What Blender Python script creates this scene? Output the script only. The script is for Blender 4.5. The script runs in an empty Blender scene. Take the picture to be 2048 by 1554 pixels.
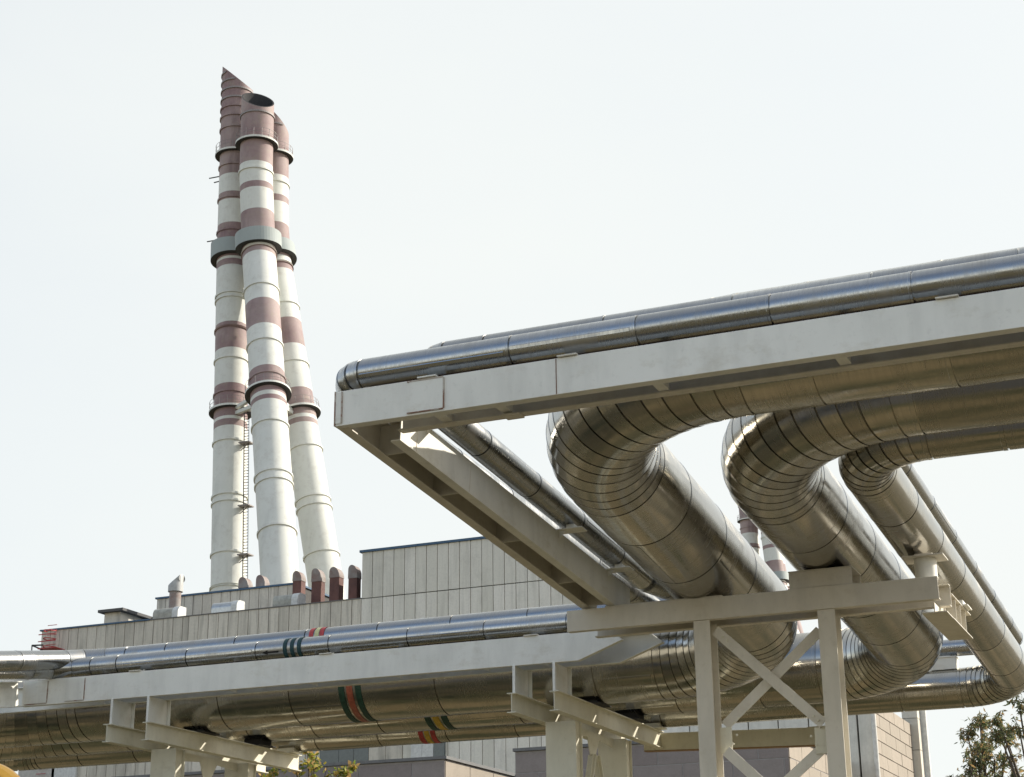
import bpy, math, random
from mathutils import Vector, Matrix
random.seed(7)
R_ = math.radians
C = bpy.context.scene.collection
scn = bpy.context.scene
EYE = 1.6            # camera height over the ground; all coordinates below are metres from the camera, z + EYE

# ------------------------------------------------------------------ camera
CR = Vector((0.92159, 0.38804, -0.01)); CU = Vector((0.1355, -0.2976, 0.94500)); CF = Vector((-0.3662, 0.8712, 0.32680))
def _basis():
    yaw, pitch, roll = -0.397880, 0.332913, -0.0100801
    f = Vector((math.sin(yaw)*math.cos(pitch), math.cos(yaw)*math.cos(pitch), math.sin(pitch)))
    r = Vector((math.cos(yaw), -math.sin(yaw), 0)); u = r.cross(f)
    return (r*math.cos(roll)+u*math.sin(roll), -r*math.sin(roll)+u*math.cos(roll), f)
CR, CU, CF = _basis()
FPX = 3431.2
cd = bpy.data.cameras.new('camera'); cam = bpy.data.objects.new('camera', cd); C.objects.link(cam)
M = Matrix((CR, CU, -CF)).transposed().to_4x4(); M.translation = Vector((0, 0, EYE))
cam.matrix_world = M
cd.sensor_width = 36; cd.lens = 36*FPX/2048; cd.clip_end = 6000; cd.clip_start = .1
scn.camera = cam
# ------------------------------------------------------------------ sky, sun, exposure
SUN_AZ, SUN_EL = R_(50), R_(29)      # clockwise from +Y
w = bpy.data.worlds.new('World'); scn.world = w; w.use_nodes = True
nt = w.node_tree; bg = nt.nodes['Background']
sky = nt.nodes.new('ShaderNodeTexSky'); sky.sky_type = 'NISHITA'; sky.sun_disc = False
sky.sun_elevation = SUN_EL; sky.sun_rotation = SUN_AZ; sky.dust_density = 3.0; sky.air_density = 1.0; sky.ozone_density = 1.0
# thin high cloud over the blue
gm = nt.nodes.new('ShaderNodeTexCoord'); nz = nt.nodes.new('ShaderNodeTexNoise'); nz.inputs['Scale'].default_value = 1.6; nz.inputs['Detail'].default_value = 5
mp = nt.nodes.new('ShaderNodeMapping'); mp.inputs['Scale'].default_value = (1, 1, 3)
nt.links.new(gm.outputs['Generated'], mp.inputs[0]); nt.links.new(mp.outputs[0], nz.inputs['Vector'])
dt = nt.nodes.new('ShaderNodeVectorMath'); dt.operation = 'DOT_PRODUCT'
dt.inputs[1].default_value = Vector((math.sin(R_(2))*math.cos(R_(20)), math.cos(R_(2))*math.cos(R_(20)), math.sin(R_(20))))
nt.links.new(gm.outputs['Generated'], dt.inputs[0])
mr = nt.nodes.new('ShaderNodeMapRange'); mr.inputs[1].default_value = -.35; mr.inputs[2].default_value = .86; mr.inputs[3].default_value = .05; mr.inputs[4].default_value = .93
nt.links.new(dt.outputs['Value'], mr.inputs[0])
ad = nt.nodes.new('ShaderNodeMath'); ad.operation = 'MULTIPLY_ADD'; ad.inputs[1].default_value = .30; ad.inputs[2].default_value = -.15
nt.links.new(nz.outputs[0], ad.inputs[0])
su = nt.nodes.new('ShaderNodeMath'); su.operation = 'ADD'; su.use_clamp = True
sx = nt.nodes.new('ShaderNodeSeparateXYZ'); nt.links.new(gm.outputs['Generated'], sx.inputs[0])
hz_ = nt.nodes.new('ShaderNodeMapRange'); hz_.inputs[1].default_value = 0; hz_.inputs[2].default_value = .45; hz_.inputs[3].default_value = .95; hz_.inputs[4].default_value = 0
nt.links.new(sx.outputs['Z'], hz_.inputs[0])
mxx = nt.nodes.new('ShaderNodeMath'); mxx.operation = 'MAXIMUM'; nt.links.new(mr.outputs[0], mxx.inputs[0]); nt.links.new(hz_.outputs[0], mxx.inputs[1])
nt.links.new(ad.outputs[0], su.inputs[0]); nt.links.new(mxx.outputs[0], su.inputs[1])
mx = nt.nodes.new('ShaderNodeMix'); mx.data_type = 'RGBA'
nt.links.new(su.outputs[0], mx.inputs['Factor']); nt.links.new(sky.outputs[0], mx.inputs[6]); 
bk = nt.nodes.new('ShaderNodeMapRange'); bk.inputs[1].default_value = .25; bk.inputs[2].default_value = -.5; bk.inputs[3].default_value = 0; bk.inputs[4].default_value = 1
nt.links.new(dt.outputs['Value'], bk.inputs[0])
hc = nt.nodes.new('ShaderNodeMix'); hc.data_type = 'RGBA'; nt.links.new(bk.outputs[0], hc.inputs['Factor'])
hc.inputs[6].default_value = (3.82, 3.95, 3.87, 1); hc.inputs[7].default_value = (7.0, 6.7, 5.8, 1)      # warm bright sky behind the camera, added to light the shaded front faces
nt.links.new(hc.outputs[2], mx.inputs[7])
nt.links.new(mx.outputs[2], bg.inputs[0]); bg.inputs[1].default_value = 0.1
sd = bpy.data.lights.new('sun', 'SUN'); sd.energy = 2.6; sd.angle = R_(.5); sd.color = (1, .93, .82)
so = bpy.data.objects.new('sun', sd); C.objects.link(so)
sdir = Vector((math.sin(SUN_AZ)*math.cos(SUN_EL), math.cos(SUN_AZ)*math.cos(SUN_EL), math.sin(SUN_EL)))
so.rotation_euler = sdir.to_track_quat('Z', 'Y').to_euler()
scn.view_settings.view_transform = 'Standard'; scn.view_settings.look = 'None'; scn.view_settings.gamma = 1
scn.view_settings.exposure = 1.28
scn.render.engine = 'CYCLES'

# ------------------------------------------------------------------ helpers
def tag(o, label=None, cat=None, group=None, kind=None):
    if label: o['label'] = label
    if cat: o['category'] = cat
    if group: o['group'] = group
    if kind: o['kind'] = kind
    return o
def empty(name, loc, label, cat, group=None):
    o = bpy.data.objects.new(name, None); C.objects.link(o); o.location = loc; o.empty_display_size = .2
    return tag(o, label, cat, group)
class MB:
    def __init__(s): s.v = []; s.f = []; s.mi = []; s.tone = []
    def poly(s, pts, m=0, tone=.5):
        b = len(s.v); s.v += [tuple(p) for p in pts]; s.f.append(tuple(range(b, b+len(pts)))); s.mi.append(m); s.tone.append(tone)
    def box(s, a, b, m=0, tone=.5):
        x0, y0, z0 = a; x1, y1, z1 = b
        if x0 > x1: x0, x1 = x1, x0
        if y0 > y1: y0, y1 = y1, y0
        if z0 > z1: z0, z1 = z1, z0
        n = len(s.v); s.v += [(x0, y0, z0), (x1, y0, z0), (x1, y1, z0), (x0, y1, z0), (x0, y0, z1), (x1, y0, z1), (x1, y1, z1), (x0, y1, z1)]
        for q in ((0, 3, 2, 1), (4, 5, 6, 7), (0, 1, 5, 4), (1, 2, 6, 5), (2, 3, 7, 6), (3, 0, 4, 7)):
            s.f.append(tuple(n+i for i in q)); s.mi.append(m); s.tone.append(tone)
    def extrude(s, prof, p0, p1, up=(0, 0, 1), m=0, tone=.5, cap=True, up0=None):
        """sweep closed 2-D profile (side, up) from p0 to p1; side = dir x up"""
        p0 = Vector(p0); p1 = Vector(p1); d = (p1-p0).normalized(); up = Vector(up)
        side = d.cross(up).normalized(); u2 = side.cross(d).normalized()
        n = len(prof); b = len(s.v)
        for P in (p0, p1):
            for (a, c) in prof: s.v.append(tuple(P+side*a+u2*c))
        for i in range(n):
            j = (i+1) % n; s.f.append((b+i, b+j, b+n+j, b+n+i)); s.mi.append(m); s.tone.append(tone)
        if cap:
            s.f.append(tuple(b+i for i in reversed(range(n)))); s.f.append(tuple(b+n+i for i in range(n))); s.mi += [m, m]; s.tone += [tone, tone]
    def bar(s, p0, p1, wd, ht=None, up=(0, 0, 1), m=0, tone=.5):
        ht = ht or wd; a = wd/2; c = ht/2
        s.extrude([(-a, -c), (a, -c), (a, c), (-a, c)], p0, p1, up, m, tone)
    def tube(s, p0, p1, r, n=10, m=0, r1=None, cap=True):
        p0 = Vector(p0); p1 = Vector(p1); d = (p1-p0).normalized(); up = Vector((0, 0, 1)) if abs(d.z) < .9 else Vector((1, 0, 0))
        sd_ = d.cross(up).normalized(); u2 = sd_.cross(d); b = len(s.v); r1 = r if r1 is None else r1
        for P, rr in ((p0, r), (p1, r1)):
            for i in range(n):
                t = 2*math.pi*i/n; s.v.append(tuple(P+sd_*math.cos(t)*rr+u2*math.sin(t)*rr))
        for i in range(n):
            j = (i+1) % n; s.f.append((b+i, b+j, b+n+j, b+n+i)); s.mi.append(m); s.tone.append(.5)
        if cap:
            s.f.append(tuple(b+i for i in reversed(range(n)))); s.f.append(tuple(b+n+i for i in range(n))); s.mi += [m, m]; s.tone += [.5, .5]
    def build(s, name, mats, parent=None, smooth=None, zoff=EYE, bevel=0, label=None, recalc=True):
        me = bpy.data.meshes.new(name)
        me.from_pydata([(x, y, z+zoff) for x, y, z in s.v], [], s.f)
        if not isinstance(mats, (list, tuple)): mats = [mats]
        for m in mats: me.materials.append(m)
        me.polygons.foreach_set('material_index', s.mi)
        at = me.attributes.new('tone', 'FLOAT', 'FACE'); at.data.foreach_set('value', s.tone)
        if recalc:
            import bmesh
            bm = bmesh.new(); bm.from_mesh(me); bmesh.ops.recalc_face_normals(bm, faces=bm.faces); bm.to_mesh(me); bm.free()
        o = bpy.data.objects.new(name, me); C.objects.link(o)
        if parent is not None:
            o.parent = parent; o.location = -parent.location if parent.type == 'EMPTY' else (0, 0, 0)
        if smooth:
            me.shade_smooth() if hasattr(me, 'shade_smooth') else None
            me.set_sharp_from_angle(angle=R_(smooth))
        if bevel:
            bv = o.modifiers.new('bevel', 'BEVEL'); bv.width = bevel; bv.segments = 2; bv.limit_method = 'ANGLE'; bv.angle_limit = R_(40)
        if label: o['label'] = label
        return o
def ray(x, y): return CF*FPX+CR*(x-1024)+CU*(777-y)      # direction through a photo pixel (2048 wide)
def atY(x, y, Y): v = ray(x, y); return v*(Y/v.y)
def atZ(x, y, Z): v = ray(x, y); return v*(Z/v.z)
def atX(x, y, X): v = ray(x, y); return v*(X/v.x)
def pix(P): return (1024+FPX*P.dot(CR)/P.dot(CF), 777-FPX*P.dot(CU)/P.dot(CF))
def chan(w_, h, t=.012, tf=.016):   # [ section: web on side 0, flanges to +side; origin at web's lower outer corner
    return [(0, 0), (w_, 0), (w_, tf), (t, tf), (t, h-tf), (w_, h-tf), (w_, h), (0, h)]
def flip(pr): return [(-a, c) for a, c in reversed(pr)]
def shift(pr, dx, dz=0): return [(a+dx, c+dz) for a, c in pr]
def isec(w_, h, t=.012, tf=.016):   # I section, origin at centre of the bottom
    a = w_/2; b = t/2
    return [(-a, 0), (a, 0), (a, tf), (b, tf), (b, h-tf), (a, h-tf), (a, h), (-a, h), (-a, h-tf), (-b, h-tf), (-b, tf), (-a, tf)]

# ------------------------------------------------------------------ materials
def mat(name):
    m = bpy.data.materials.new(name); m.use_nodes = True; n = m.node_tree
    return m, n, n.nodes['Principled BSDF']
def N(n, t, **k):
    x = n.nodes.new(t)
    for a, b in k.items():
        if a in ('operation', 'data_type', 'blend_type', 'attribute_name', 'noise_dimensions', 'wave_type', 'bands_direction'): setattr(x, a, b)
        else: x.inputs[a.replace('_', ' ')].default_value = b
    return x
def noise(n, src, scale, detail=4, rough=.55, sc=(1, 1, 1)):
    mp = n.nodes.new('ShaderNodeMapping'); mp.inputs['Scale'].default_value = sc; n.links.new(src, mp.inputs[0])
    z = N(n, 'ShaderNodeTexNoise', Scale=scale, Detail=detail, Roughness=rough); n.links.new(mp.outputs[0], z.inputs['Vector']); return z.outputs[0]
def ramp(n, src, stops):
    r = n.nodes.new('ShaderNodeValToRGB'); e = r.color_ramp.elements
    while len(e) < len(stops): e.new(.5)
    for i, (p, c) in enumerate(stops):
        e[i].position = p; e[i].color = (*c, 1) if len(c) == 3 else c
    n.links.new(src, r.inputs[0]); return r.outputs[0]
def mixc(n, fac, a, b, bt='MIX'):
    x = n.nodes.new('ShaderNodeMix'); x.data_type = 'RGBA'; x.blend_type = bt
    for s, v in ((x.inputs['Factor'], fac), (x.inputs[6], a), (x.inputs[7], b)):
        if hasattr(v, 'links') or isinstance(v, bpy.types.NodeSocket): n.links.new(v, s)
        elif isinstance(v, (int, float)): s.default_value = v
        else: s.default_value = (*v, 1)
    return x.outputs[2]
def mrange(n, src, a, b, c, d):
    x = n.nodes.new('ShaderNodeMapRange'); n.links.new(src, x.inputs[0])
    for i, v in enumerate((a, b, c, d)): x.inputs[i+1].default_value = v
    return x.outputs[0]
def bump(n, src, bs, strength, dist):
    b = N(n, 'ShaderNodeBump', Strength=strength, Distance=dist); n.links.new(src, b.inputs['Height'])
    n.links.new(b.outputs[0], bs.inputs['Normal']); return b
def coord(n): return n.nodes.new('ShaderNodeTexCoord').outputs['Object']

def paint_mat(name, col, col2, rust=.0, rough=.5):
    m, n, b = mat(name); c = coord(n)
    big = noise(n, c, 1.3, 5); fine = noise(n, c, 14, 6, .65); st = noise(n, c, 1, 5, .6, (4.5, 4.5, 1.1))
    a = mixc(n, mrange(n, big, .35, .65, 0, 1), col, col2)
    a = mixc(n, mrange(n, st, .45, .72, 0, .4), a, tuple(x*.72 for x in col))
    a = mixc(n, mrange(n, fine, .58, .75, 0, .3), a, tuple(x*.62 for x in col))
    gr = noise(n, c, 1, 7, .7, (2.2, 2.2, 3.5)); a = mixc(n, mrange(n, gr, .55, .72, 0, .4), a, tuple(x*y for x, y in zip(col, (.66, .60, .50))))
    r = noise(n, c, 5, 9, .75)
    a = mixc(n, mrange(n, r, .70-rust, .74-rust, 0, .85), a, (.19, .075, .04))
    n.links.new(a, b.inputs['Base Color']); n.links.new(mrange(n, fine, .3, .7, rough-.08, rough+.15), b.inputs['Roughness'])
    bump(n, fine, b, .25, .004)
    return m
PAINT = paint_mat('grey_steel_paint', (.76, .75, .68), (.82, .81, .74), .01)
PAINT_SHADE = paint_mat('shaded_steel_paint', (.63, .59, .50), (.69, .65, .56), .025)  # same steel paint with shade and ground bounce put into the colour
PAINT_COL = paint_mat('grey_green_steel_paint', (.66, .63, .50), (.72, .69, .56), .02)
RUSTP = paint_mat('chipped_paint', (.76, .75, .68), (.80, .79, .72), .06)

def metal_mat(name, tint=(.50, .48, .43), rough=.17):
    m, n, b = mat(name)
    pc = N(n, 'ShaderNodeAttribute', attribute_name='pc').outputs['Vector']
    tone = N(n, 'ShaderNodeAttribute', attribute_name='tone').outputs['Fac']
    strk = noise(n, pc, 1, 4, .7, (45, 2.0, 2.0)); blot = noise(n, pc, 2.2, 5, .6); scr = noise(n, pc, 1, 3, .5, (2, 40, 40)); dent = noise(n, pc, 1.1, 3, .5, (1.2, 1, 1))
    a = mixc(n, mrange(n, tone, 0, 1, 0, 1), tuple(x*.80 for x in tint), tuple(min(1, x*1.12) for x in tint))
    a = mixc(n, mrange(n, strk, .35, .7, 0, .45), a, tuple(x*.66 for x in tint))
    a = mixc(n, mrange(n, blot, .52, .75, 0, .5), a, (.36, .33, .28))
    dd = noise(n, pc, 1, 6, .7, (3.5, 7, 7))
    a = mixc(n, mrange(n, dd, .64, .74, 0, .25), a, (.75, .73, .68))
    n.links.new(a, b.inputs['Base Color']); b.inputs['Metallic'].default_value = 1
    ra = N(n, 'ShaderNodeMath', operation='ADD')
    n.links.new(mrange(n, strk, .3, .7, rough-.06, rough+.10), ra.inputs[0]); n.links.new(mrange(n, blot, .4, .7, -.05, .14), ra.inputs[1])
    n.links.new(ra.outputs[0], b.inputs['Roughness'])
    b1 = N(n, 'ShaderNodeBump', Strength=.35, Distance=.02); n.links.new(dent, b1.inputs['Height'])
    b2 = N(n, 'ShaderNodeBump', Strength=.12, Distance=.003); n.links.new(strk, b2.inputs['Height']); n.links.new(b1.outputs[0], b2.inputs['Normal'])
    n.links.new(b2.outputs[0], b.inputs['Normal'])
    return m
METAL = metal_mat('galvanised_cladding')
METAL_S = metal_mat('small_pipe_cladding', (.43, .435, .43), .22)
def plain(name, col, rough=.6, metal=0, var=.25, sc=6):
    m, n, b = mat(name); c = coord(n); z = noise(n, c, sc, 6, .6)
    n.links.new(mixc(n, mrange(n, z, .35, .7, 0, 1), col, tuple(x*(1-var) for x in col)), b.inputs['Base Color'])
    b.inputs['Roughness'].default_value = rough; b.inputs['Metallic'].default_value = metal
    return m
GREEN = plain('dark_green_band_paint', (.012, .06, .04), .6, 0, .5, 18); RED = plain('brick_red_band_paint', (.36, .10, .06), .5, 0, .45, 18)
YEL = plain('yellow_band_paint', (.60, .40, .04), .5, 0, .4, 18); BRED = plain('bright_red_band_paint', (.48, .05, .05), .5, 0, .45, 18)
TEAL = plain('dark_teal_band_paint', (.010, .05, .055), .65); BLACK = plain('black_paint', (.012, .012, .014), .4); PYEL = plain('pale_yellow_paint', (.62, .60, .30), .45)
DARK = plain('black_rubber_pad', (.02, .02, .02), .8)

def panel_mat(name, col, col2, stain=.5, rust=False):
    m, n, b = mat(name); c = coord(n)
    tone = N(n, 'ShaderNodeAttribute', attribute_name='tone').outputs['Fac']
    a = mixc(n, tone, col, col2)
    st = noise(n, c, 1, 6, .65, (2.6, 2.6, .16)); bl = noise(n, c, .55, 6, .7); fi = noise(n, c, 7, 5, .7)
    a = mixc(n, mrange(n, st, .48, .72, 0, stain), a, tuple(x*.52 for x in col))
    a = mixc(n, mrange(n, bl, .52, .75, 0, .45), a, tuple(x*.6 for x in col))
    a = mixc(n, mrange(n, fi, .45, .75, 0, .35), a, tuple(x*.7 for x in col))
    n.links.new(a, b.inputs['Base Color']); b.inputs['Roughness'].default_value = .85
    bump(n, fi, b, .3, .02)
    return m
CONC = panel_mat('ribbed_concrete_panel', (.64, .62, .54), (.76, .735, .66), .38)
CONC_OLD = panel_mat('stained_concrete_panel', (.50, .47, .40), (.68, .64, .55), .9)
GAP = plain('dark_joint', (.09, .085, .08), .9)  # dark colour of the backing seen between panels
BLUE = plain('blue_parapet_flashing', (.04, .10, .18), .5)
GLASS = plain('grey_glass', (.09, .115, .12), .12)
WHITEP = plain('white_sheet_panel', (.62, .63, .61), .5)
def tile_mat(name, c1, c2, mort):
    m, n, b = mat(name); c = coord(n)
    tone = N(n, 'ShaderNodeAttribute', attribute_name='tone').outputs['Fac']
    z = noise(n, c, 3, 6, .7); f = noise(n, c, 30, 4, .7)
    a = mixc(n, tone, c1, c2); a = mixc(n, mrange(n, z, .4, .7, 0, .4), a, tuple(x*.7 for x in c1)); a = mixc(n, mrange(n, f, .4, .7, 0, .25), a, mort)
    n.links.new(a, b.inputs['Base Color']); b.inputs['Roughness'].default_value = .75; bump(n, f, b, .3, .01)
    return m
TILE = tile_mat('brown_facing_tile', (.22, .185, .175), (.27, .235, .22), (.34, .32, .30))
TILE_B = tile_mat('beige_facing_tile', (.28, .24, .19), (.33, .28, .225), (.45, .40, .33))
MORT = plain('pale_mortar', (.36, .34, .33), .9)

# ------------------------------------------------------------------ pipes
def pipe(name, pts, R, bends, label, cat, mats, sheet=1.25, seg=64, gore=R_(6.2), parent=None, group=None, offs=0.0):
    """clad pipe: polyline with circular bends, a lapped sheet joint at every station"""
    P = [Vector(p) for p in pts]; st = []     # stations (pos, tangent)
    cur = P[0].copy(); d = (P[1]-P[0]).normalized(); carry = offs
    def straight(a, b_):
        nonlocal carry
        L = (b_-a).length; dd = (b_-a).normalized(); s = carry if carry > 0 else 0
        while s < L-.3:
            st.append((a+dd*s, dd.copy())); s += sheet*random.uniform(.96, 1.04)
        carry = 0
    for i in range(1, len(P)-1):
        d0 = (P[i]-P[i-1]).normalized(); d1 = (P[i+1]-P[i]).normalized(); ang = d0.angle(d1); br = bends[i-1]
        tl = br*math.tan(ang/2); a = P[i]-d0*tl; e = P[i]+d1*tl
        straight(cur, a)
        ax = d0.cross(d1).normalized(); cen = a+(ax.cross(d0))*br
        ng = max(3, round(ang/gore))
        for k in range(ng+1):
            kj = k+(random.uniform(-.13, .13) if 0 < k < ng else 0); q = Matrix.Rotation(ang*kj/ng, 3, ax); st.append((cen+q@(a-cen), (q@d0).normalized()))
        cur = e; carry = random.uniform(.7, 1.2)
    straight(cur, P[-1]); st.append((P[-1], (P[-1]-P[-2]).normalized()))
    if offs > 0: st.insert(0, (P[0], (P[1]-P[0]).normalized()))
    V = []; F = []; pc = []; tone = []; strips = []
    t0 = st[0][1]; ref = Vector((0, 0, 1)); ref = (ref-t0*ref.dot(t0)).normalized(); s_len = 0; rings = []
    prev_t = t0
    lap = min(.05, R*.2)
    for k in range(len(st)-1):
        (p0, a0), (p1, a1) = st[k], st[k+1]; L = (p1-p0).length
        if L < 1e-4: continue
        tn = random.random(); g = .007; dp = .016
        prof = [(0, R-dp), (g, R-dp), (g+.002, R+.0035), (min(lap, L*.4), R+.003), (min(lap, L*.4)+.004, R), (L-g-.002, R), (L-g, R-dp)]
        for j, (x, rr) in enumerate(prof):
            f = x/L; t = (a0*(1-f)+a1*f).normalized()
            q = prev_t.rotation_difference(t); ref = (q@ref); ref = (ref-t*ref.dot(t)).normalized(); prev_t = t
            bi = t.cross(ref); pos = p0.lerp(p1, f)
            for i in range(seg):
                th = 2*math.pi*i/seg; c_, s_ = math.cos(th), math.sin(th)
                V.append(tuple(pos+ref*(c_*rr)+bi*(s_*rr))); pc.append((s_len+x, c_*R, s_*R))
            rings.append(tn)
        if L > .6: strips.append((p0, (p1-p0).normalized(), ref.copy(), (p1-p0).normalized().cross(ref), L, tn, s_len))
        s_len += L
    nr = len(rings)
    for k in range(nr-1):
        for i in range(seg):
            j = (i+1) % seg; F.append((k*seg+i, k*seg+j, (k+1)*seg+j, (k+1)*seg+i)); tone.append(rings[k])
    base_n = nr*seg
    for (p0, t_a, rf, bi, L, tn, s0) in strips:
        th = R_(random.choice((-1, 1))*random.uniform(95, 150)) if R < .2 else R_(random.uniform(-175, 175)); w_ = .012/R
        b = len(V)
        for xx in (.06, L-.012):
            for (dth, rr) in ((-w_, R+.0005), (-w_, R+.0045), (w_*1.5, R+.0045), (w_*2.2, R+.0005)):
                c_, s_ = math.cos(th+dth), math.sin(th+dth); V.append(tuple(p0+t_a*xx+rf*(c_*rr)+bi*(s_*rr))); pc.append((s0+xx, c_*R, s_*R))
        for i in range(3): F.append((b+i, b+i+1, b+5+i, b+4+i)); tone.append(tn)
    F.append(tuple(range(seg))); tone.append(.3); F.append(tuple((nr-1)*seg+i for i in reversed(range(seg)))); tone.append(.3)
    me = bpy.data.meshes.new(name); me.from_pydata([(x, y, z+EYE) for x, y, z in V], [], F)
    for m in (mats if isinstance(mats, list) else [mats]): me.materials.append(m)
    me.attributes.new('tone', 'FLOAT', 'FACE').data.foreach_set('value', tone)
    a = me.attributes.new('pc', 'FLOAT_VECTOR', 'POINT'); a.data.foreach_set('vector', [c for v in pc for c in v])
    import bmesh
    bm = bmesh.new(); bm.from_mesh(me); bmesh.ops.recalc_face_normals(bm, faces=bm.faces); bm.to_mesh(me); bm.free()
    me.shade_smooth(); me.set_sharp_from_angle(angle=R_(28))
    o = bpy.data.objects.new(name, me); C.objects.link(o)
    tag(o, label, cat, group)
    return o
def band(parent, cx, cy, cz, R, width, m, name='painted_band', label=None, a0=0, a1=360, n=64, skew=0):
    """painted ring round a pipe lying along X"""
    mb = MB(); K = int(n*(a1-a0)/360)
    for i in range(K):
        q = []
        for (x, t) in ((cx-width/2, i), (cx-width/2, i+1), (cx+width/2, i+1), (cx+width/2, i)):
            th = R_(a0+(a1-a0)*t/K); q.append((x, cy+math.cos(th)*(R+.006), cz+math.sin(th)*(R+.006)))
        mb.poly(q)
    return mb.build(name, m, parent, smooth=40, label=label, recalc=True)

A_, B_ = .0426, -.122          # the cross leg of the loop: sideways and downhill per metre away
def leg(Xu, Yu, Zu, Yl, Zl=None): return (Xu, Yu, Zu), (Xu+A_*(Yl-Yu), Yl, Zu+B_*(Yl-Yu) if Zl is None else Zl)
XR, XL = 2.2, -17.0
def rack_pipe(name, Xu, Yu, Zu, Yl, R, br, label, cat, mt, xl=XL, ret=True, retx=-17.0, Zl=None, Xl=None, br2=None, **k):
    a, b = leg(Xu, Yu, Zu, Yl, Zl)
    if Xl: b = (Xl, b[1], b[2])
    pts = [(XR, Yu, Zu), a, b]
    bends = [br, br2 or br]
    if ret:
        pts += [(retx, Yl, b[2]), (retx-.35, Yl-7, b[2]-7*.16)]; bends.append(br*1.0)
    else: pts += [(xl, Yl, b[2])]
    return pipe(name, pts, R, bends, label, cat, mt, **k), b
big1, b1 = rack_pipe('heating_pipe', -5.93, 14.74, 5.53, 23.55, .575, 2.10, 'widest silvery clad heating pipe nearest the girder, with green and red bands', 'pipe', METAL, retx=-19.4, Zl=4.37, Xl=-5.78, br2=1.75, seg=80, offs=.4)
big2, b2 = rack_pipe('heating_pipe', -4.49, 16.11, 5.50, 25.29, .526, 1.95, 'large silvery pipe resting on the box saddle, marked with green and yellow bands', 'pipe', METAL, retx=-20.6, Xl=-4.13, br2=1.45, seg=80, offs=.9)
big3, b3 = rack_pipe('heating_pipe', -3.37, 16.99, 5.26, 26.43, .296, .80, 'medium silvery pipe whose crossing leg rests on the round pedestal, marked red yellow red', 'pipe', METAL, retx=-21.4, seg=56, offs=.2, gore=R_(9))
p4, b4 = rack_pipe('heating_pipe', -3.30, 18.15, 5.72, 26.4, .13, .30, 'thin pipe running on top of the medium pipe, outermost on the right', 'pipe', METAL_S, ret=False, xl=-11.5, seg=32, gore=R_(15))
AY, AZ = 22.3, 4.755
pA = pipe('heating_pipe', [(XR, 13.85, 5.56), (-7.64, 13.85, 5.56), (-7.18, AY, AZ), (-17.25, AY, AZ), (-17.6, 17, 4.0)], .150, [.26, .3, .75], 'small silvery pipe lying on the front girders, with dark teal rings and a black arrow', 'pipe', METAL_S, seg=40, gore=R_(26), offs=.6)
pB = pipe('heating_pipe', [(XR, 14.16, 5.74), (-6.80, 14.16, 5.73), (-7.04, 14.40, 5.49), (-6.77, 20.35, 4.82), (-6.66, 22.75, 4.97), (-16.9, 22.75, 4.97), (-17.9, 17, 4.05)], .155, [.35, .3, .5, .3, .8], 'small silvery pipe just behind the front one, with faded red and yellow bands', 'pipe', METAL_S, seg=40, gore=R_(26), offs=1.0)
# painted bands and arrow on the pipes
def xpix(px, py, Y): return atY(px, py, Y).x
for px, m in ((698, GREEN), (714, RED), (731, GREEN)): band(big1, xpix(px, 1385, 23.25), b1[1], b1[2], .575, .105 if m is RED else .10, m)
for px, m in ((856, GREEN), (872, YEL), (889, GREEN)): band(big2, xpix(px, 1440, 24.95), b2[1], b2[2], .526, .11, m)
for px, m in ((842, BRED), (854, YEL), (866, BRED)): band(big3, xpix(px, 1472, 26.2), b3[1], b3[2], .296, .09, m, a0=185, a1=350)
for px in (573, 587, 601): band(pA, xpix(px, 1290, 22.2), AY, AZ, .150, .065, TEAL)
for px, m in ((629, BRED), (640, PYEL), (650, BRED)): band(pB, xpix(px, 1262, 22.7), 22.75, 4.97, .155, .075, m)
mb = MB()
ax = xpix(545, 1303, 22.2)
def onA(x, deg): t = R_(deg); return (x, AY+math.cos(t)*.157, AZ+math.sin(t)*.157)
mb.poly([onA(ax-.06, 196), onA(ax+.13, 196), onA(ax+.13, 206), onA(ax-.06, 206)]); mb.poly([onA(ax-.06, 188), onA(ax-.06, 214), onA(ax-.16, 201)])
mb.build('flow_arrow', BLACK, pA)

# ------------------------------------------------------------------ upper girder and the crossing girder
def girder_x(root, x0, x1, Y, Z, h, gap, m, x0b=None, m2=None):
    """two channels back to back, webs outward; returns nothing"""
    fw = .115
    f = MB(); f.extrude(shift(flip(chan(fw, h)), 0), (x1, Y, Z), (x0, Y, Z)) if False else None
    # direction +X: side = X x Z = -Y ; near web outward => profile from side 0 towards -side
    pr = [(-a, c) for a, c in reversed(chan(fw, h))]
    f = MB(); f.extrude(pr, (x0, Y, Z), (x1, Y, Z)); f.build('channel', m, root, bevel=.004)
    pr2 = [(a, c) for a, c in chan(fw, h)]
    g = MB(); g.extrude(pr2, (x0b if x0b is not None else x0, Y+gap, Z), (x1, Y+gap, Z)); g.build('channel', m2 or m, root, bevel=.004)
GZ, GH = 5.0, .347
ug = empty('pipe_rack_girder', (-7.5, 13.65, GZ+EYE), 'long pale grey steel girder across the upper right with rust on its left end', 'girder')
girder_x(ug, -7.576, XR, 13.65, GZ, GH, .47, PAINT, x0b=-7.08, m2=PAINT_SHADE)
mb = MB(); mb.box((-7.566, 13.73, GZ+.003), (-7.582, 14.05, GZ+GH-.003)); mb.build('end_plate', RUSTP, ug, bevel=.003)
def onface(px, py): p = atY(px, py, 13.65); return p
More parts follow.
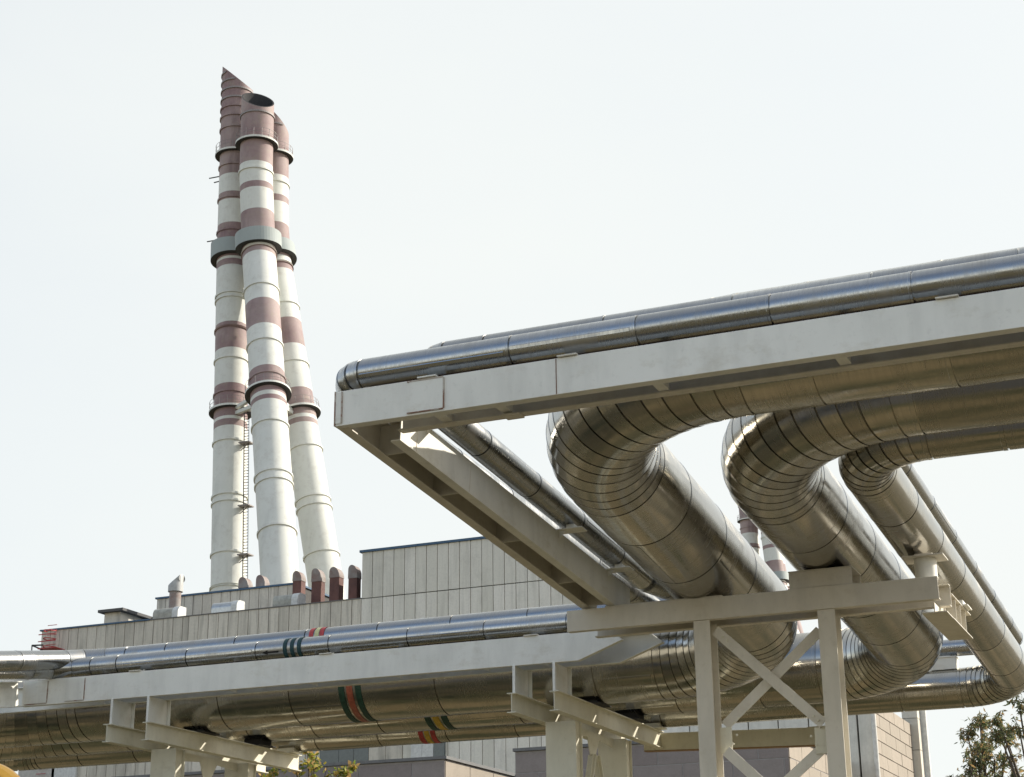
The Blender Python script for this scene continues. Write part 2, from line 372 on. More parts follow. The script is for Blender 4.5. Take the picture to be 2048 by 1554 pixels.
# splice plates welded on the face
sp = MB()
sp.box((onface(830, 0).x if False else -6.78, 13.640, GZ+.03), (-6.43, 13.6495, GZ+GH-.02)); sp.build('splice_plate', RUSTP, ug, bevel=.002)
sp = MB(); sp.box((-7.560, 13.641, GZ+.022), (-7.50, 13.6495, GZ+GH-.012)); sp.build('end_weld_plate', RUSTP, ug, bevel=.002)
sp = MB(); sp.box((-5.305, 13.6455, GZ+.005), (-5.298, 13.6495, GZ+GH-.005)); sp.build('weld_seam', plain('rusty_weld', (.20, .10, .06), .8), ug)
SEAM = paint_mat('rusty_weld_seam', (.60, .58, .52), (.40, .33, .26), .20, .8)
for (xa, za, xb, zb) in ((-6.43, .03, -6.418, GH-.02), (-6.80, .018, -6.43, .029), (-6.80, GH-.02, -6.43, GH-.006), (-7.50, .022, -7.488, GH-.012), (-7.572, .0, -7.560, GH), (-6.66, GH-.004, -6.50, GH+.012)): 
    q = MB(); q.box((xa, 13.637, GZ+za), (xb, 13.6485, GZ+zb)); q.build('weld_seam', SEAM, ug)
for x in (-6.55, -5.93, -4.4, -2.75, -1.1, .6):      # battens under the gap
    t = MB(); t.box((x-.05, 13.76, GZ+.02), (x+.05, 14.01, GZ+.10)); t.build('stiffener', PAINT, ug, bevel=.002)
for x in (-5.90,):
    t = MB(); t.box((x-.07, 13.95, GZ-.022), (x+.10, 14.10, GZ-.003)); t.build('plate', PAINT_SHADE, ug, bevel=.002)
for px, py in ((855, 757), (1135, 711), (1894, 592)):
    x = onface(px, py).x
    t = MB(); t.box((x-.095, 13.62, GZ+GH+.002), (x+.095, 14.0, GZ+GH+.016)); t.box((x-.012, 13.80, GZ+GH+.016), (x+.012, 13.9, GZ+GH+.085))
    t.build('pipe_shoe', PAINT_SHADE if px != 855 else RUSTP, ug, bevel=.002)
# crossing girder
dg = empty('pipe_rack_girder', (-7.3, 16.5, 4.6+EYE), 'grey steel girder sloping down from the corner of the upper girder to the trestle', 'girder')
D0 = Vector((-7.572, 13.73, 4.997)); SL = -.1135; DD = Vector((A_, 1, SL))
Yend = 20.02
E0 = D0+DD*(Yend-D0.y)
GW = .45; DH = .36
pr = [(a, c) for a, c in chan(.11, DH)]           # direction +Y: side = +X
l = MB(); l.extrude(pr, D0, E0); l.build('channel', PAINT_SHADE, dg, bevel=.004)
pr2 = [(-a, c) for a, c in reversed(chan(.11, DH))]
D1 = D0+Vector((GW, .42, SL*.42)); E1 = E0+Vector((GW, 0, 0))
l = MB(); l.extrude(pr2, D1, E1); l.build('channel', PAINT, dg, bevel=.004)
for t_ in (.75, 1.9, 3.4, 4.9, 5.8):
    q = D0+DD*t_; t = MB(); t.extrude([(.013, .017), (GW-.013, .017), (GW-.013, DH-.02), (.013, DH-.02)], q, q+DD*.014); t.build('stiffener', PAINT_SHADE, dg)
PRIM = plain('brown_primer', (.10, .055, .04), .8)
t = MB(); t.extrude([(.115, DH-.006), (GW-.115, DH-.006), (GW-.115, DH+.004), (.115, DH+.004)], D0+DD*.1, E0-DD*.05); t.build('sun_blocking_plate', PAINT_SHADE, dg)  # unseen plate added on top to keep sun out of the recess
t = MB(); t.box((-7.3, 13.83, GZ+GH+.003), (XR, 13.87, 5.40)); t.build('bearing_strip', PRIM, ug)
for t_ in (.95, 4.15, 5.6):                       # brackets carrying the second small pipe
    q = D0+DD*t_+Vector((GW, 0, 0)); t = MB()
    t.extrude([(-.10, DH+.003), (.30, DH+.003), (.30, DH+.016), (-.10, DH+.016)], q-DD*.08, q+DD*.08)
    t.extrude([(.002, DH-.09), (.10, DH-.003), (.002, DH-.003)], q-DD*.05, q-DD*.04)
    t.extrude([(.10, DH+.016), (.20, DH+.016), (.20, DH+.06), (.10, DH+.06)], q-DD*.07, q+DD*.07)
    t.build('bracket', PAINT, dg, bevel=.002)

# ------------------------------------------------------------------ trestle (bent) under the crossing legs
YB = 19.5; BT, BB = 4.312, 4.050
bent = empty('steel_trestle', (-5, YB, 0), 'tall steel trestle with crossed braces carrying the bending pipes', 'trestle')
fw = .10
pr = [(-a, c) for a, c in reversed(chan(fw, BT-BB))]
m_ = MB(); m_.extrude(pr, (-7.495, YB, BB), (-2.98, YB, BB-.0)); m_.build('beam', PAINT_SHADE, bent, bevel=.004)
m_ = MB(); m_.extrude([(a, c) for a, c in chan(fw, BT-BB)], (-7.30, YB+.56, BB), (-2.93, YB+.56, BB)); m_.build('beam', PAINT_SHADE, bent, bevel=.004)
for (xa, xb) in ((-5.886, -5.684), (-4.385, -4.182)):
    p = MB(); zt = BB-.003
    p.box((xa, YB+.015, -EYE+.02), (xb, YB+.030, zt)); p.box((xa, YB+.30, -EYE+.02), (xb, YB+.315, zt)); p.box(((xa+xb)/2-.006, YB+.030, -EYE+.02), ((xa+xb)/2+.006, YB+.30, zt))
    p.build('post', PAINT_SHADE, bent, bevel=.003)
def brace(p, q, y, wd=.125, nm='brace'):
    a = atY(*p, y); b = atY(*q, y); t = MB(); t.bar(a, b, .06, wd, up=(0, -1, 0)) if False else None
    d = (b-a).normalized(); t = MB()
    s = Vector((0, 1, 0)); prf = [(-wd/2, -.04), (wd/2, -.04), (wd/2, -.028), (-wd/2+.012, -.028), (-wd/2+.012, .05), (-wd/2, .05)]
    t.extrude(prf, a, b, up=(0, 1, 0)); return t.build(nm, PAINT_SHADE, bent, bevel=.003)
brace((1432, 1262), (1648, 1448), YB+.12); brace((1641, 1262), (1452, 1452), YB+.215)
brace((1454, 1502), (1640, 1672), YB+.12); brace((1646, 1498), (1450, 1680), YB+.215)
for q in ((1450, 1478), (1640, 1478)):
    a = atY(*q, YB+.1); t = MB(); dx = .10 if q[0] < 1500 else -.10
    t.box((a.x-.07, YB+.150, a.z-.16), (a.x+.07, YB+.162, a.z+.14)); t.build('gusset_plate', PAINT_COL, bent, bevel=.002)
for (bx, bz, ph) in ((1432, 1262, 0), (1648, 1448, 0), (1641, 1262, 1), (1452, 1452, 1), (1450, 1478, 2), (1640, 1478, 2)):
    a = atY(bx, bz, YB+.05); yy = YB+(.075, .17, .146)[ph]; cx0 = 1540; dirx = 1 if bx < cx0 else -1
    for k in range(2):
        q = a+Vector((dirx*(.07+.05*k), 0, (-.07-.05*k) if bz < 1300 else (.05+.05*k) if ph < 2 else (-.05+.1*k)))
        t = MB(); t.tube((q.x, yy-.012, q.z), (q.x, yy+.004, q.z), .014, 6); t.build('bolt', PAINT_COL, bent)
# saddles on the trestle
def legz(Zu, Yu, R, y): return Zu+B_*(y-Yu)-R*1.007
s1 = MB(); s1.box((-7.0, YB+.02, BT+.002), (-5.52, YB+.50, BT+.022)); s1.box((-5.95, YB+.1, BT+.022), (-5.62, YB+.42, BT+.09))
s1.build('saddle_plate', PAINT_SHADE, bent, bevel=.003)
sb = MB()
x0, x1 = -4.70, -3.955; y0, y1 = YB+.03, YB+.54; z0, z1 = BT+.018, 4.535; t_ = .012
sb.box((x0, y0, z0), (x1, y0+t_, z1-.013)); sb.box((x0, y1-t_, z0), (x1, y1, z1-.013)); sb.box((x0-.005, y0-.006, z1-.012), (x1+.004, y1+.01, z1)); sb.box((x0-.02, y0-.01, BT+.002), (x1+.03, y1+.01, BT+.016))
sb.box(((x0+x1)/2-.006, y0+.02, z0+.001), ((x0+x1)/2+.006, y1-.02, z1-.014)); sb.build('box_saddle', PAINT_SHADE, bent, bevel=.003)
sb = MB(); sb.box((x0+.1, y0+.08, z1+.001), (x1-.1, y1-.08, legz(5.50, 16.11, .526, YB+.3)-.0)); sb.build('bearing_pad', DARK, bent)
pd = MB(); cx_, cy_ = -3.135, YB+.22; pd.tube((cx_, cy_, BT+.004), (cx_, cy_, 4.565), .128, 32); pd.build('round_pedestal', PAINT, bent, smooth=30)
pd = MB(); pd.box((cx_-.235, cy_-.19, 4.567), (cx_+.235, cy_+.19, 4.583)); pd.build('cap_plate', PAINT_SHADE, bent, bevel=.002)
pd = MB(); pd.box((cx_-.10, cy_-.10, 4.584), (cx_+.10, cy_+.10, max(4.60, legz(5.26, 16.99, .296, cy_)-.012))); pd.build('bearing_pad', PAINT_SHADE, bent)
# side bracket at the right end
br = MB(); br.extrude(isec(.29, .30, .014, .014), (-3.065, YB+.575, 3.92), (-3.06, YB+1.95, 3.92)); br.box((-3.21, YB+.13, 3.92), (-2.925, YB+.573, 3.934)); br.box((-3.07, YB+.13, 3.9345), (-3.058, YB+.54, 4.04)); br.build('bracket_beam', PAINT_SHADE, bent, bevel=.003)
for yy in (YB+.85, YB+1.2, YB+1.58):
    t = MB(); t.box((-3.05, yy, 3.935), (-2.93, yy+.012, 4.205)); t.build('stiffener', PAINT_SHADE, bent)
t = MB(); t.box((-3.12, YB+1.35, 4.222), (-2.86, YB+1.7, 4.237)); t.box((-3.04, YB+1.4, 4.237), (-2.92, YB+1.65, 4.30)); t.build('pipe_shoe', RUSTP, bent)

# ------------------------------------------------------------------ lower girder
YL = 22.0; LZ, LT = 4.165, 4.560
lg = empty('pipe_rack_girder', (-12, YL, LZ+EYE), 'long pale grey steel girder across the lower left with a pointed right end', 'girder')
def web_poly(mb, y, t, pts):
    n = len(pts); mb.poly([(x, y, z) for x, z in pts]); mb.poly([(x, y+t, z) for x, z in reversed(pts)])
    for i in range(n):
        (xa, za), (xb, zb) = pts[i], pts[(i+1) % n]; mb.poly([(xa, y, za), (xb, y, zb), (xb, y+t, zb), (xa, y+t, za)])
xl_, xt, xb_ = -17.674, -7.66, -8.30
for yw, yf, dx, xs in ((YL, YL+.012, 0, xl_), (YL+.50, YL+.42, .45, xl_-2.5)):
    g = MB(); pts = [(xs, LZ), (xb_+dx, LZ), (xt+dx, LZ+.235), (xt-.20+dx, LT), (xs, LT)]
    web_poly(g, yw, .012, pts)
    y0, y1 = (yw+.0125, yw+.085) if yw == YL else (yw-.0735, yw-.0005)
    for (xa, za), (xc, zc) in zip(pts[:-1], pts[1:]):
        d = Vector((xc-xa, 0, zc-za)).normalized(); nn = Vector((-d.z, 0, d.x))*.014
        q = [(xa, za), (xc, zc), (xc+nn.x, zc+nn.z), (xa+nn.x, za+nn.z)]; web_poly(g, y0, y1-y0, q)
    g.build('channel', PAINT, lg, bevel=0)
for x in (-16.4, -14.0, -12.6, -11.2, -9.8, -8.9):
    t = MB(); t.box((x-.006, YL+.09, LZ+.02), (x+.006, YL+.41, LT-.02)); t.build('stiffener', PAINT, lg)
for px in (273, 652, 1062):
    x = atY(px, 1300, YL).x; t = MB(); t.box((x-.10, YL-.03, LT+.002), (x+.10, YL+.45, LT+.018)); t.box((x-.012, YL+.22, LT+.018), (x+.012, YL+.38, 4.69)); t.build('pipe_shoe', PAINT_SHADE, lg, bevel=.002)
for (a, b) in ((-17.62, -17.2), (-16.85, -16.5)):
    t = MB(); t.box((a, YL-.010, LZ+.03), (b, YL-.0005, LT-.03)); t.build('splice_plate', RUSTP, lg, bevel=.002)
    t = MB(); t.box((b+.0005, YL-.012, LZ+.03), (b+.010, YL-.0005, LT-.03)); t.build('weld_seam', SEAM, lg)
    t = MB(); t.box((a, YL-.012, LZ+.018), (b, YL-.0005, LZ+.029)); t.build('weld_seam', SEAM, lg)
t = MB(); t.box((-17.5, YL+.25, LT+.003), (-7.9, YL+.31, 4.60)); t.build('bearing_strip', PRIM, lg)
# the return girder coming towards the camera on the far left
rg = empty('pipe_rack_girder', (-17.8, 20, 4+EYE), 'sunlit cream girder end turning off at the far left edge', 'girder')
q0 = Vector((-17.76, YL+.02, LZ-.0)); 
t = MB(); t.extrude([(-a, c) for a, c in reversed(chan(.10, .40))], q0+Vector((0, 0, 0)), q0+Vector((-.2, -5.0, -.80))); t.build('channel', PAINT, rg, bevel=.003)

# ------------------------------------------------------------------ low supports
CT, CB = 3.775, 3.500
def support(x, xo, label, Y1=26.6):
    rt = empty('steel_support', (x, 23.5, 0), label, 'support', 'steel supports under the lower pipe run')
    for dx in (0, -xo):
        b = MB(); b.extrude(isec(.14, CT-CB, .012, .014), (x+dx, YL-.02 - (.0 if dx == 0 else .08), CB), (x+dx, Y1, CB)); b.build('cross_beam', PAINT_COL, rt, bevel=.003)
        s = MB()   # short upright between cross beam and girder
        s.box((x+dx-.007, YL+.0, CT+.002), (x+dx+.007, YL+.52, LZ-.002)); s.box((x+dx+.008, YL+.505, CT+.002), (x+dx+.06, YL+.52, LZ-.002)); s.box((x+dx-.02, YL-.012, CT+.002), (x+dx+.02, YL-.001, LZ-.002))
        s.build('short_post', PAINT, rt, bevel=.002)
    for yy in (22.95, 25.1):
        p = MB(); xa, xb = x-xo*.5-.22, x-xo*.5+.24; zt = CB-.003
        p.extrude([(xa, yy), (xb, yy), (xb, yy+.014), ((xa+xb)/2+.007, yy+.014), ((xa+xb)/2+.007, yy+.246), (xb, yy+.246), (xb, yy+.26), (xa, yy+.26), (xa, yy+.246), ((xa+xb)/2-.007, yy+.246), ((xa+xb)/2-.007, yy+.014), (xa, yy+.014)] if False else [(0, 0)], (0, 0, 0), (0, 0, 1)) if False else None
        p.box((xa, yy, -EYE+.02), (xb, yy+.014, zt)); p.box((xa, yy+.246, -EYE+.02), (xb, yy+.26, zt)); p.box((xb-.05, yy+.0145, -EYE+.02), (xb-.036, yy+.2455, zt)); p.box((xa+.036, yy+.0145, -EYE+.02), (xa+.05, yy+.2455, zt))
        p.build('post', PAINT_COL, rt, bevel=.003)
    g = MB(); xm = x-xo*.5+.03
    web_g = [(23.25, CB-.005), (25.08, CB-.005), (25.08, CB-.14), (24.45, CB-.10), (24.15, CB-.55), (23.95, CB-.10), (23.25, CB-.16)]
    n = len(web_g); g.poly([(xm, y, z) for y, z in web_g]); g.poly([(xm+.012, y, z) for y, z in reversed(web_g)])
    for i in range(n):
        (ya, za), (yb, zb) = web_g[i], web_g[(i+1) % n]; g.poly([(xm, ya, za), (xm, yb, zb), (xm+.012, yb, zb), (xm+.012, ya, za)])
    g.build('gusset_plate', PAINT_COL, rt)
    for (ya, yb) in ((24.1, 23.25), (24.25, 25.05)):
        b = MB(); b.bar((xm+.03, ya, CB-.35), (xm+.03, yb, CB-2.3), .02, .13, up=(1, 0, 0)); b.bar((xm+.05, ya, CB-.35), (xm+.05, yb, CB-2.3), .08, .015, up=(1, 0, 0)); b.build('brace', PAINT_COL, rt)
    for (yc, zc, R) in ((23.55, b1[2], .575), (25.29, b2[2], .526), (26.3, b3[2], .296)):
        s = MB(); s.box((x-.25, yc-R*.45, CT+.003), (x+.18, yc+R*.45, CT+.02)); s.box((x-.2, yc-R*.33, CT+.02), (x+.12, yc+R*.33, zc-R+.05)); s.build('pipe_shoe', DARK if R > .4 else PAINT_COL, rt)
    return rt
support(-15.30, .66, 'grey steel support with two beams and posts under the left part of the lower pipes')
support(-8.66, .60, 'grey steel support with two beams and posts beside the pointed girder end')
lb = MB(); lb.extrude([(-a, c) for a, c in reversed(chan(.14, .27))], (-8.95, 26.62, 3.496), (-5.75, 26.62, 3.413)); 
lbo = lb.build('longitudinal_beam', PAINT_COL, None, bevel=.003); tag(lbo, 'brownish steel beam running behind the crossed braces, rusty along its lower edge', 'beam')
t = MB(); t.box((-6.25, 26.58, 3.43), (-5.76, 26.617, 3.70)); t.build('splice_plate', PAINT_COL, lbo)
t = MB(); t.extrude([(-.14, 0), (-.0, 0), (-.0, .012), (-.14, .012)], (-8.95, 26.62, 3.481), (-5.75, 26.62, 3.398)); t.build('bottom_flange', paint_mat('rusty_primer', (.30, .17, .08), (.36, .22, .10), .1), lbo)
# saddle standing on the medium pipe, carrying the thin one
s = MB(); xa = atY(1857, 1330, 26.3).x; xb = atY(1912, 1330, 26.3).x
s.box((xa, 26.28, b3[2]+.27), (xb, 26.292, 4.555)); s.box((xa, 26.50, b3[2]+.27), (xb, 26.512, 4.555)); s.box((xa-.01, 26.26, 4.557), (xb+.02, 26.53, 4.569)); s.box((xb-.002, 26.295, b3[2]+.27), (xb+.01, 26.497, 4.553)); s.box((xa+.12, 26.34, 4.5695), (xb-.08, 26.46, b4[2]-.12))
tag(s.build('pipe_saddle', PAINT), 'small grey box saddle between the thin pipe and the medium pipe at right', 'saddle')

exec_parts = True
# ------------------------------------------------------------------ ground
def ground_mat():
    m, n, b = mat('dry_grass_and_dirt'); c = coord(n)
    z = noise(n, c, .30, 5, .55); f = noise(n, c, 3, 6, .7)
    a = mixc(n, mrange(n, z, .44, .56, 0, 1), (.145, .112, .058), (.026, .032, .011)); a = mixc(n, mrange(n, f, .4, .7, 0, .5), a, (.14, .11, .06))
    n.links.new(a, b.inputs['Base Color']); b.inputs['Roughness'].default_value = .95; bump(n, f, b, .5, .05)
    return m
g = MB(); g.poly([(-1500, -1500, 0), (1500, -1500, 0), (1500, 1500, 0), (-1500, 1500, 0)])
tag(g.build('ground', ground_mat(), zoff=0), kind='structure')
g = MB(); g.poly([(-60, 5, .004), (60, 5, .004), (60, 12, .004), (-60, 12, .004)])
tag(g.build('road', plain('asphalt', (.06, .058, .055), .9), zoff=0), kind='structure')

# ------------------------------------------------------------------ main building
YW = 100.0; k_ = YW/75
def zwall(px, py, Y): return atY(px, py, Y).z
main = empty('power_station_hall', (-60, YW, 0), 'long grey concrete panel hall with a blue parapet edge below the chimneys', 'building')
ZT = 24.25; ZH = 27.4; XLm = -79.1; XH = -53.1; XE = -36.5
PW_ = .80
def panels(root, x0, x1, z0, z1, Y, m, pw=PW_, seed=1, nm='wall', gap=.045, depth=1.0, dark=.0):
    rnd = random.Random(seed); mb = MB(); x = x0
    while x < x1-.05:
        xe = min(x+pw, x1); tn = min(1, max(0, rnd.gauss(.5, .28)-dark)); ins = rnd.uniform(0, .02)
        mb.box((x+gap/2, Y+ins, z0), (xe-gap/2, Y+.2, z1), 0, tn); x += pw
    mb.box((x0+.03, Y+.201, z0), (x1-.03, Y+depth, z1), 1)
    return mb.build(nm, [m, GAP], root)
panels(main, XLm, XH-13.5, -1.5, ZT, YW, CONC_OLD, seed=3, depth=5.5, nm='wall_panels')
panels(main, XH-13.5, XH, -1.5, ZT, YW, CONC_OLD, seed=4, depth=5.5, nm='wall_panels', dark=-.2)
panels(main, XH, XE, ZT+.03, ZH, YW, CONC, seed=5, depth=14, nm='wall_panels', dark=.1)
panels(main, XH, XE, -1.5, ZT-.03, YW, CONC, seed=6, depth=14, nm='wall_panels', dark=-.05)
xm_ = atY(300, 1240, YW).x; DFL = plain('weathered_flashing', (.16, .155, .15), .7)
cp = MB(); cp.box((XLm-.1, YW-.10, ZT+.003), (xm_, YW+5.6, ZT+.11)); cp.build('parapet_flashing', BLUE, main)
cp = MB(); cp.box((xm_+.005, YW-.04, ZT+.003), (XH-.01, YW+5.6, ZT+.07)); cp.build('parapet_flashing', DFL, main)
cp = MB(); cp.box((XH-.15, YW-.10, ZH+.003), (XE+.1, YW+14.1, ZH+.16)); cp.build('parapet_flashing', BLUE, main)
YS = 106.0; k2 = YS/80
xs0 = atY(314, 1197, YS).x; xs1 = atY(592, 1180, YS).x; zs = atY(450, 1184, YS).z
panels(main, xs0, xs1, 15, zs, YS, CONC_OLD, seed=8, depth=9, nm='set_back_block', dark=-.15)
cp = MB(); cp.box((xs0-.1, YS-.1, zs+.003), (xs1+.1, YS+9.1, zs+.13)); cp.build('parapet_flashing', BLUE, main)
# stair hut on the roof
hx0, hx1 = atY(211, 1240, YW+.4).x, atY(242, 1240, YW+.4).x; hz = atY(225, 1226, YW+.4).z
h = MB(); h.box((hx0, YW+.25, ZT+.135), (hx1, YW+5.0, hz)); h.build('roof_hut', CONC_OLD, main)
h = MB(); h.box((hx0-.35, YW-.1, hz+.003), (hx1+.45, YW+5.8, hz+.2)); h.build('hut_roof', plain('roof_felt', (.10, .10, .10), .8), main)
# window strips at the bottom of the hall
def wq(px0, px1, py0, py1, m, nm, dy=-.06):
    a = atY(px0, py0, YW+dy); b = atY(px1, py1, YW+dy); mb = MB(); mb.box((a.x, YW+dy, min(a.z, b.z)), (b.x, YW-.003, max(a.z, b.z))); return mb.build(nm, m, main)
for x0, x1 in ((640, 676), (678, 706), (708, 736)): wq(x0, x1, 1488, 1545, GLASS, 'window', -.05)
wq(738, 770, 1486, 1545, CONC_OLD, 'pier'); wq(772, 803, 1484, 1545, CONC_OLD, 'pier'); wq(822, 843, 1480, 1545, WHITEP, 'white_panel', -.2); wq(844, 866, 1480, 1545, WHITEP, 'white_panel', -.2); wq(867, 888, 1478, 1545, GLASS, 'window', -.2)
wq(108, 147, 1480, 1600, WHITEP, 'white_panel', -.2); wq(42, 104, 1480, 1600, plain('pale_sheet', (.5, .48, .44), .6), 'pale_panel', -.2)
# roof vents
RUST = paint_mat('rusty_duct', (.30, .28, .26), (.22, .15, .13), .10, .7)
RUSTD = paint_mat('brown_primer_duct', (.11, .05, .042), (.16, .07, .055), .05, .7)
ZINC = paint_mat('weathered_zinc', (.38, .39, .38), (.46, .46, .44), .02, .45)
def arch_vent(px0, px1, ptop, pbot, Y, label, seed):
    px1 -= 6
    a = atY(px0, pbot, Y); b = atY(px1, pbot, Y); top = atY((px0+px1)/2, ptop, Y).z; W = b.x-a.x; base = ZT+.1 if Y < 105 else zs+.1
    rt = empty('roof_duct', ((a.x+b.x)/2, Y+1, base), label, 'roof duct', 'rusty arched ducts on the hall roof')
    zc = top-W*.95; mb = MB(); dp = W*.9
    def outline():
        return [(a.x, base)]+[(a.x+W*u, top-W*v) for u, v in ((0, .42), (.03, .27), (.10, .13), (.22, .03), (.38, 0), (.52, .04), (.66, .13), (.80, .30), (.91, .50), (.98, .72), (1, .85))]+[(b.x, base)]
    o_ = outline(); n = len(o_)
    mb.poly([(x, Y, z) for x, z in o_]); mb.poly([(x, Y+dp, z) for x, z in reversed(o_)])
    for i in range(n):
        (xa, za), (xb2, zb) = o_[i], o_[(i+1) % n]; mb.poly([(xa, Y, za), (xb2, Y, zb), (xb2, Y+dp, zb), (xa, Y+dp, za)])
    mb.build('duct', RUSTD, rt, bevel=.03)
    hl = (1.0, 1.25, .95, 1.35, .9, .9)[seed]; zl = top-W*hl; xc_ = (a.x+b.x)/2; c = MB()
    cc = [(a.x-.03, zl)]+[(x+(x-xc_)*.05, z+.05) for x, z in o_[1:-1] if z > zl+.02]+[(b.x+.03, zl)]
    c.poly([(x, Y-.03, z) for x, z in cc]); n = len(cc)
    for i in range(n-1):
        (xa, za), (xb2, zb) = cc[i], cc[i+1]; c.poly([(xa, Y-.03, za), (xb2, Y-.03, zb), (xb2, Y+dp+.03, zb), (xa, Y+dp+.03, za)])
    c.poly([(x, Y+dp+.03, z) for x, z in reversed(cc)])
    c.build('hood', RUST, rt)
    return rt
for i, (a, b, t, bo, lab) in enumerate(((584, 607, 1143, 1213, 'rusty arched duct rising behind the half-round vent, shortest of the tall row'), (622, 646, 1138, 1208, 'rusty brown arched duct second in the tall row, orange streak on its side'), (658, 683, 1135, 1205, 'dark red arched duct standing before the right chimney flue'), (696, 719, 1131, 1200, 'arched duct with grey hood next to the high block wall'))):
    arch_vent(a, b, t, bo, YW+1.6, lab, i)
for i, (a, b, t, bo, lab) in enumerate(((477, 501, 1155, 1182, 'low grey arched duct at the foot of the left flue'), (512, 535, 1151, 1178, 'low arched duct between the left and middle flues'))):
    arch_vent(a, b, t, bo, YS+2, lab, i)
def half_round(px0, px1, pt, pb, Y, label, m):
    a = atY(px0, pb, Y); b = atY(px1, pb, Y); top = atY((px0+px1)/2, pt, Y).z; rt = empty('roof_vent', (a.x, Y, ZT), label, 'roof vent', 'half-round vents on the hall roof')
    H = top-ZT-.1; D = H*1.15; mb = MB(); K = 10; sec = [(Y, ZT+.1)]+[(Y+D*.45-math.cos(math.pi/2*i/K)*D*.45, ZT+.1+H*(.45+.55*math.sin(math.pi/2*i/K))) for i in range(K+1)]+[(Y+D, top), (Y+D, ZT+.1)]
    n = len(sec); mb.poly([(a.x, y, z) for y, z in sec]); mb.poly([(b.x-.5, y, z) for y, z in reversed(sec)])
    for i in range(n):
        (ya, za), (yb, zb) = sec[i], sec[(i+1) % n]; mb.poly([(a.x, ya, za), (b.x-.5, ya, za), (b.x-.5, yb, zb), (a.x, yb, zb)])
    mb.build('casing', m, rt, smooth=35)
    mb = MB(); cs = [(y+(y-Y-D/2)*.04, z+.04) for y, z in sec]
    mb.poly([(b.x-.49, y, z) for y, z in cs]); mb.poly([(b.x, y, z) for y, z in reversed(cs)])
    for i in range(n):
        (ya, za), (yb, zb) = cs[i], cs[(i+1) % n]; mb.poly([(b.x-.49, ya, za), (b.x, ya, za), (b.x, yb, zb), (b.x-.49, yb, zb)])
    mb.build('end_cap', WHITEP, rt)
half_round(305, 355, 1214, 1240, YW+.5, 'stained half-round vent left of the others, in front of the cowl', plain('stained_cream_sheet', (.42, .41, .35), .5, var=.45, sc=3))
half_round(422, 473, 1202, 1230, YW+.5, 'clean silvery half-round vent in the middle', plain('galvanised_sheet', (.5, .52, .52), .3, .6))
half_round(545, 595, 1187, 1214, YW+.5, 'rust-edged half-round vent beside the tall ducts', plain('old_cream_sheet', (.40, .40, .35), .5, var=.45, sc=3))
# cowl vent
cw = empty('roof_cowl', (atY(351, 1230, YW+3).x, YW+3, ZT), 'grey round roof cowl with a slanted spout and rusty neck', 'roof vent')
cx = atY(350, 1200, YW+3).x; zc1 = atY(350, 1184, YW+3).z; zc2 = atY(350, 1172, YW+3).z; zc3 = atY(362, 1149, YW+3).z
m_ = MB(); m_.tube((cx, YW+3, ZT), (cx, YW+3, zc1), .42, 20); m_.build('neck', RUST, cw, smooth=40)
m_ = MB(); m_.tube((cx, YW+3, zc1), (cx, YW+3, zc2), .54, 20); m_.build('collar', ZINC, cw, smooth=40)
m_ = MB(); K = 20; lo = [(cx+math.cos(2*math.pi*i/K)*.54, YW+3+math.sin(2*math.pi*i/K)*.54, zc2) for i in range(K)]
hi = [(cx+.45+min(.02, (math.cos(2*math.pi*i/K)-1)*.0), YW+3+math.sin(2*math.pi*i/K)*.5, zc2+.1+(zc3-zc2-.1)*(.5-.5*math.cos(2*math.pi*i/K+math.pi))*1.0) for i in range(K)]
K2 = 8; rings = []
for j in range(K2+1):
    f = j/K2; ring = []
    for i in range(K):
        t = 2*math.pi*i/K; c0 = math.cos(t); x = cx+c0*.54; z = zc2
        ht = (zc3-zc2)*(.25+.75*(c0+1)/2); ang = f*math.pi/2
        x2 = cx+.50-(.50-c0*.54)*math.cos(ang); z2 = zc2+ht*math.sin(ang)
        ring.append((x2, YW+3+math.sin(t)*.54*(1-.25*f), z2))
    rings.append(ring)
for j in range(K2):
    for i in range(K): m_.poly([rings[j][i], rings[j][(i+1) % K], rings[j+1][(i+1) % K], rings[j+1][i]])
m_.build('spout', ZINC, cw)
# red escape ladder at the left end of the hall
REDP = plain('red_ladder_paint', (.42, .03, .03), .45)
ld = empty('escape_ladder', (XLm+.8, YW-.6, 18), 'red caged escape ladder with a landing at the left end of the hall', 'ladder')
la, lb_ = atY(88, 1250, YW-.8).x, atY(106, 1250, YW-.8).x
m_ = MB()
for x in (la, lb_): m_.bar((x, YW-.35, 10), (x, YW-.35, ZT+.2), .06)
z = 10.2
while z < ZT+.4: m_.bar((la, YW-.35, z), (lb_, YW-.35, z), .04); z += .35
m_.build('ladder', REDP, ld)
m_ = MB(); z = ZT-1.9
while z < ZT+.15:
    for i in range(8):
        t0, t1 = math.pi*i/8, math.pi*(i+1)/8; c = (la+lb_)/2; r = (lb_-la)/2+.02
        m_.bar((c+math.cos(t0)*r, YW-.35-math.sin(t0)*.75, z), (c+math.cos(t1)*r, YW-.35-math.sin(t1)*.75, z), .06)
    z += .58
for i in range(1, 8):
    t0 = math.pi*i/8; c = (la+lb_)/2; r = (lb_-la)/2+.02; m_.bar((c+math.cos(t0)*r, YW-.35-math.sin(t0)*.75, ZT-1.9), (c+math.cos(t0)*r, YW-.35-math.sin(t0)*.75, ZT+.45), .04)
m_.build('safety_cage', REDP, ld)
m_ = MB(); zl = atY(100, 1297, YW-1).z; m_.box((la-.1, YW-1.2, zl), (lb_+.6, YW-.02, zl+.06)); m_.box((la-.1, YW-1.2, zl+1.0), (lb_+.6, YW-1.14, zl+1.06)); m_.box((la-.1, YW-1.2, zl+.5), (lb_+.6, YW-1.14, zl+.56)); m_.build('landing', REDP, ld)
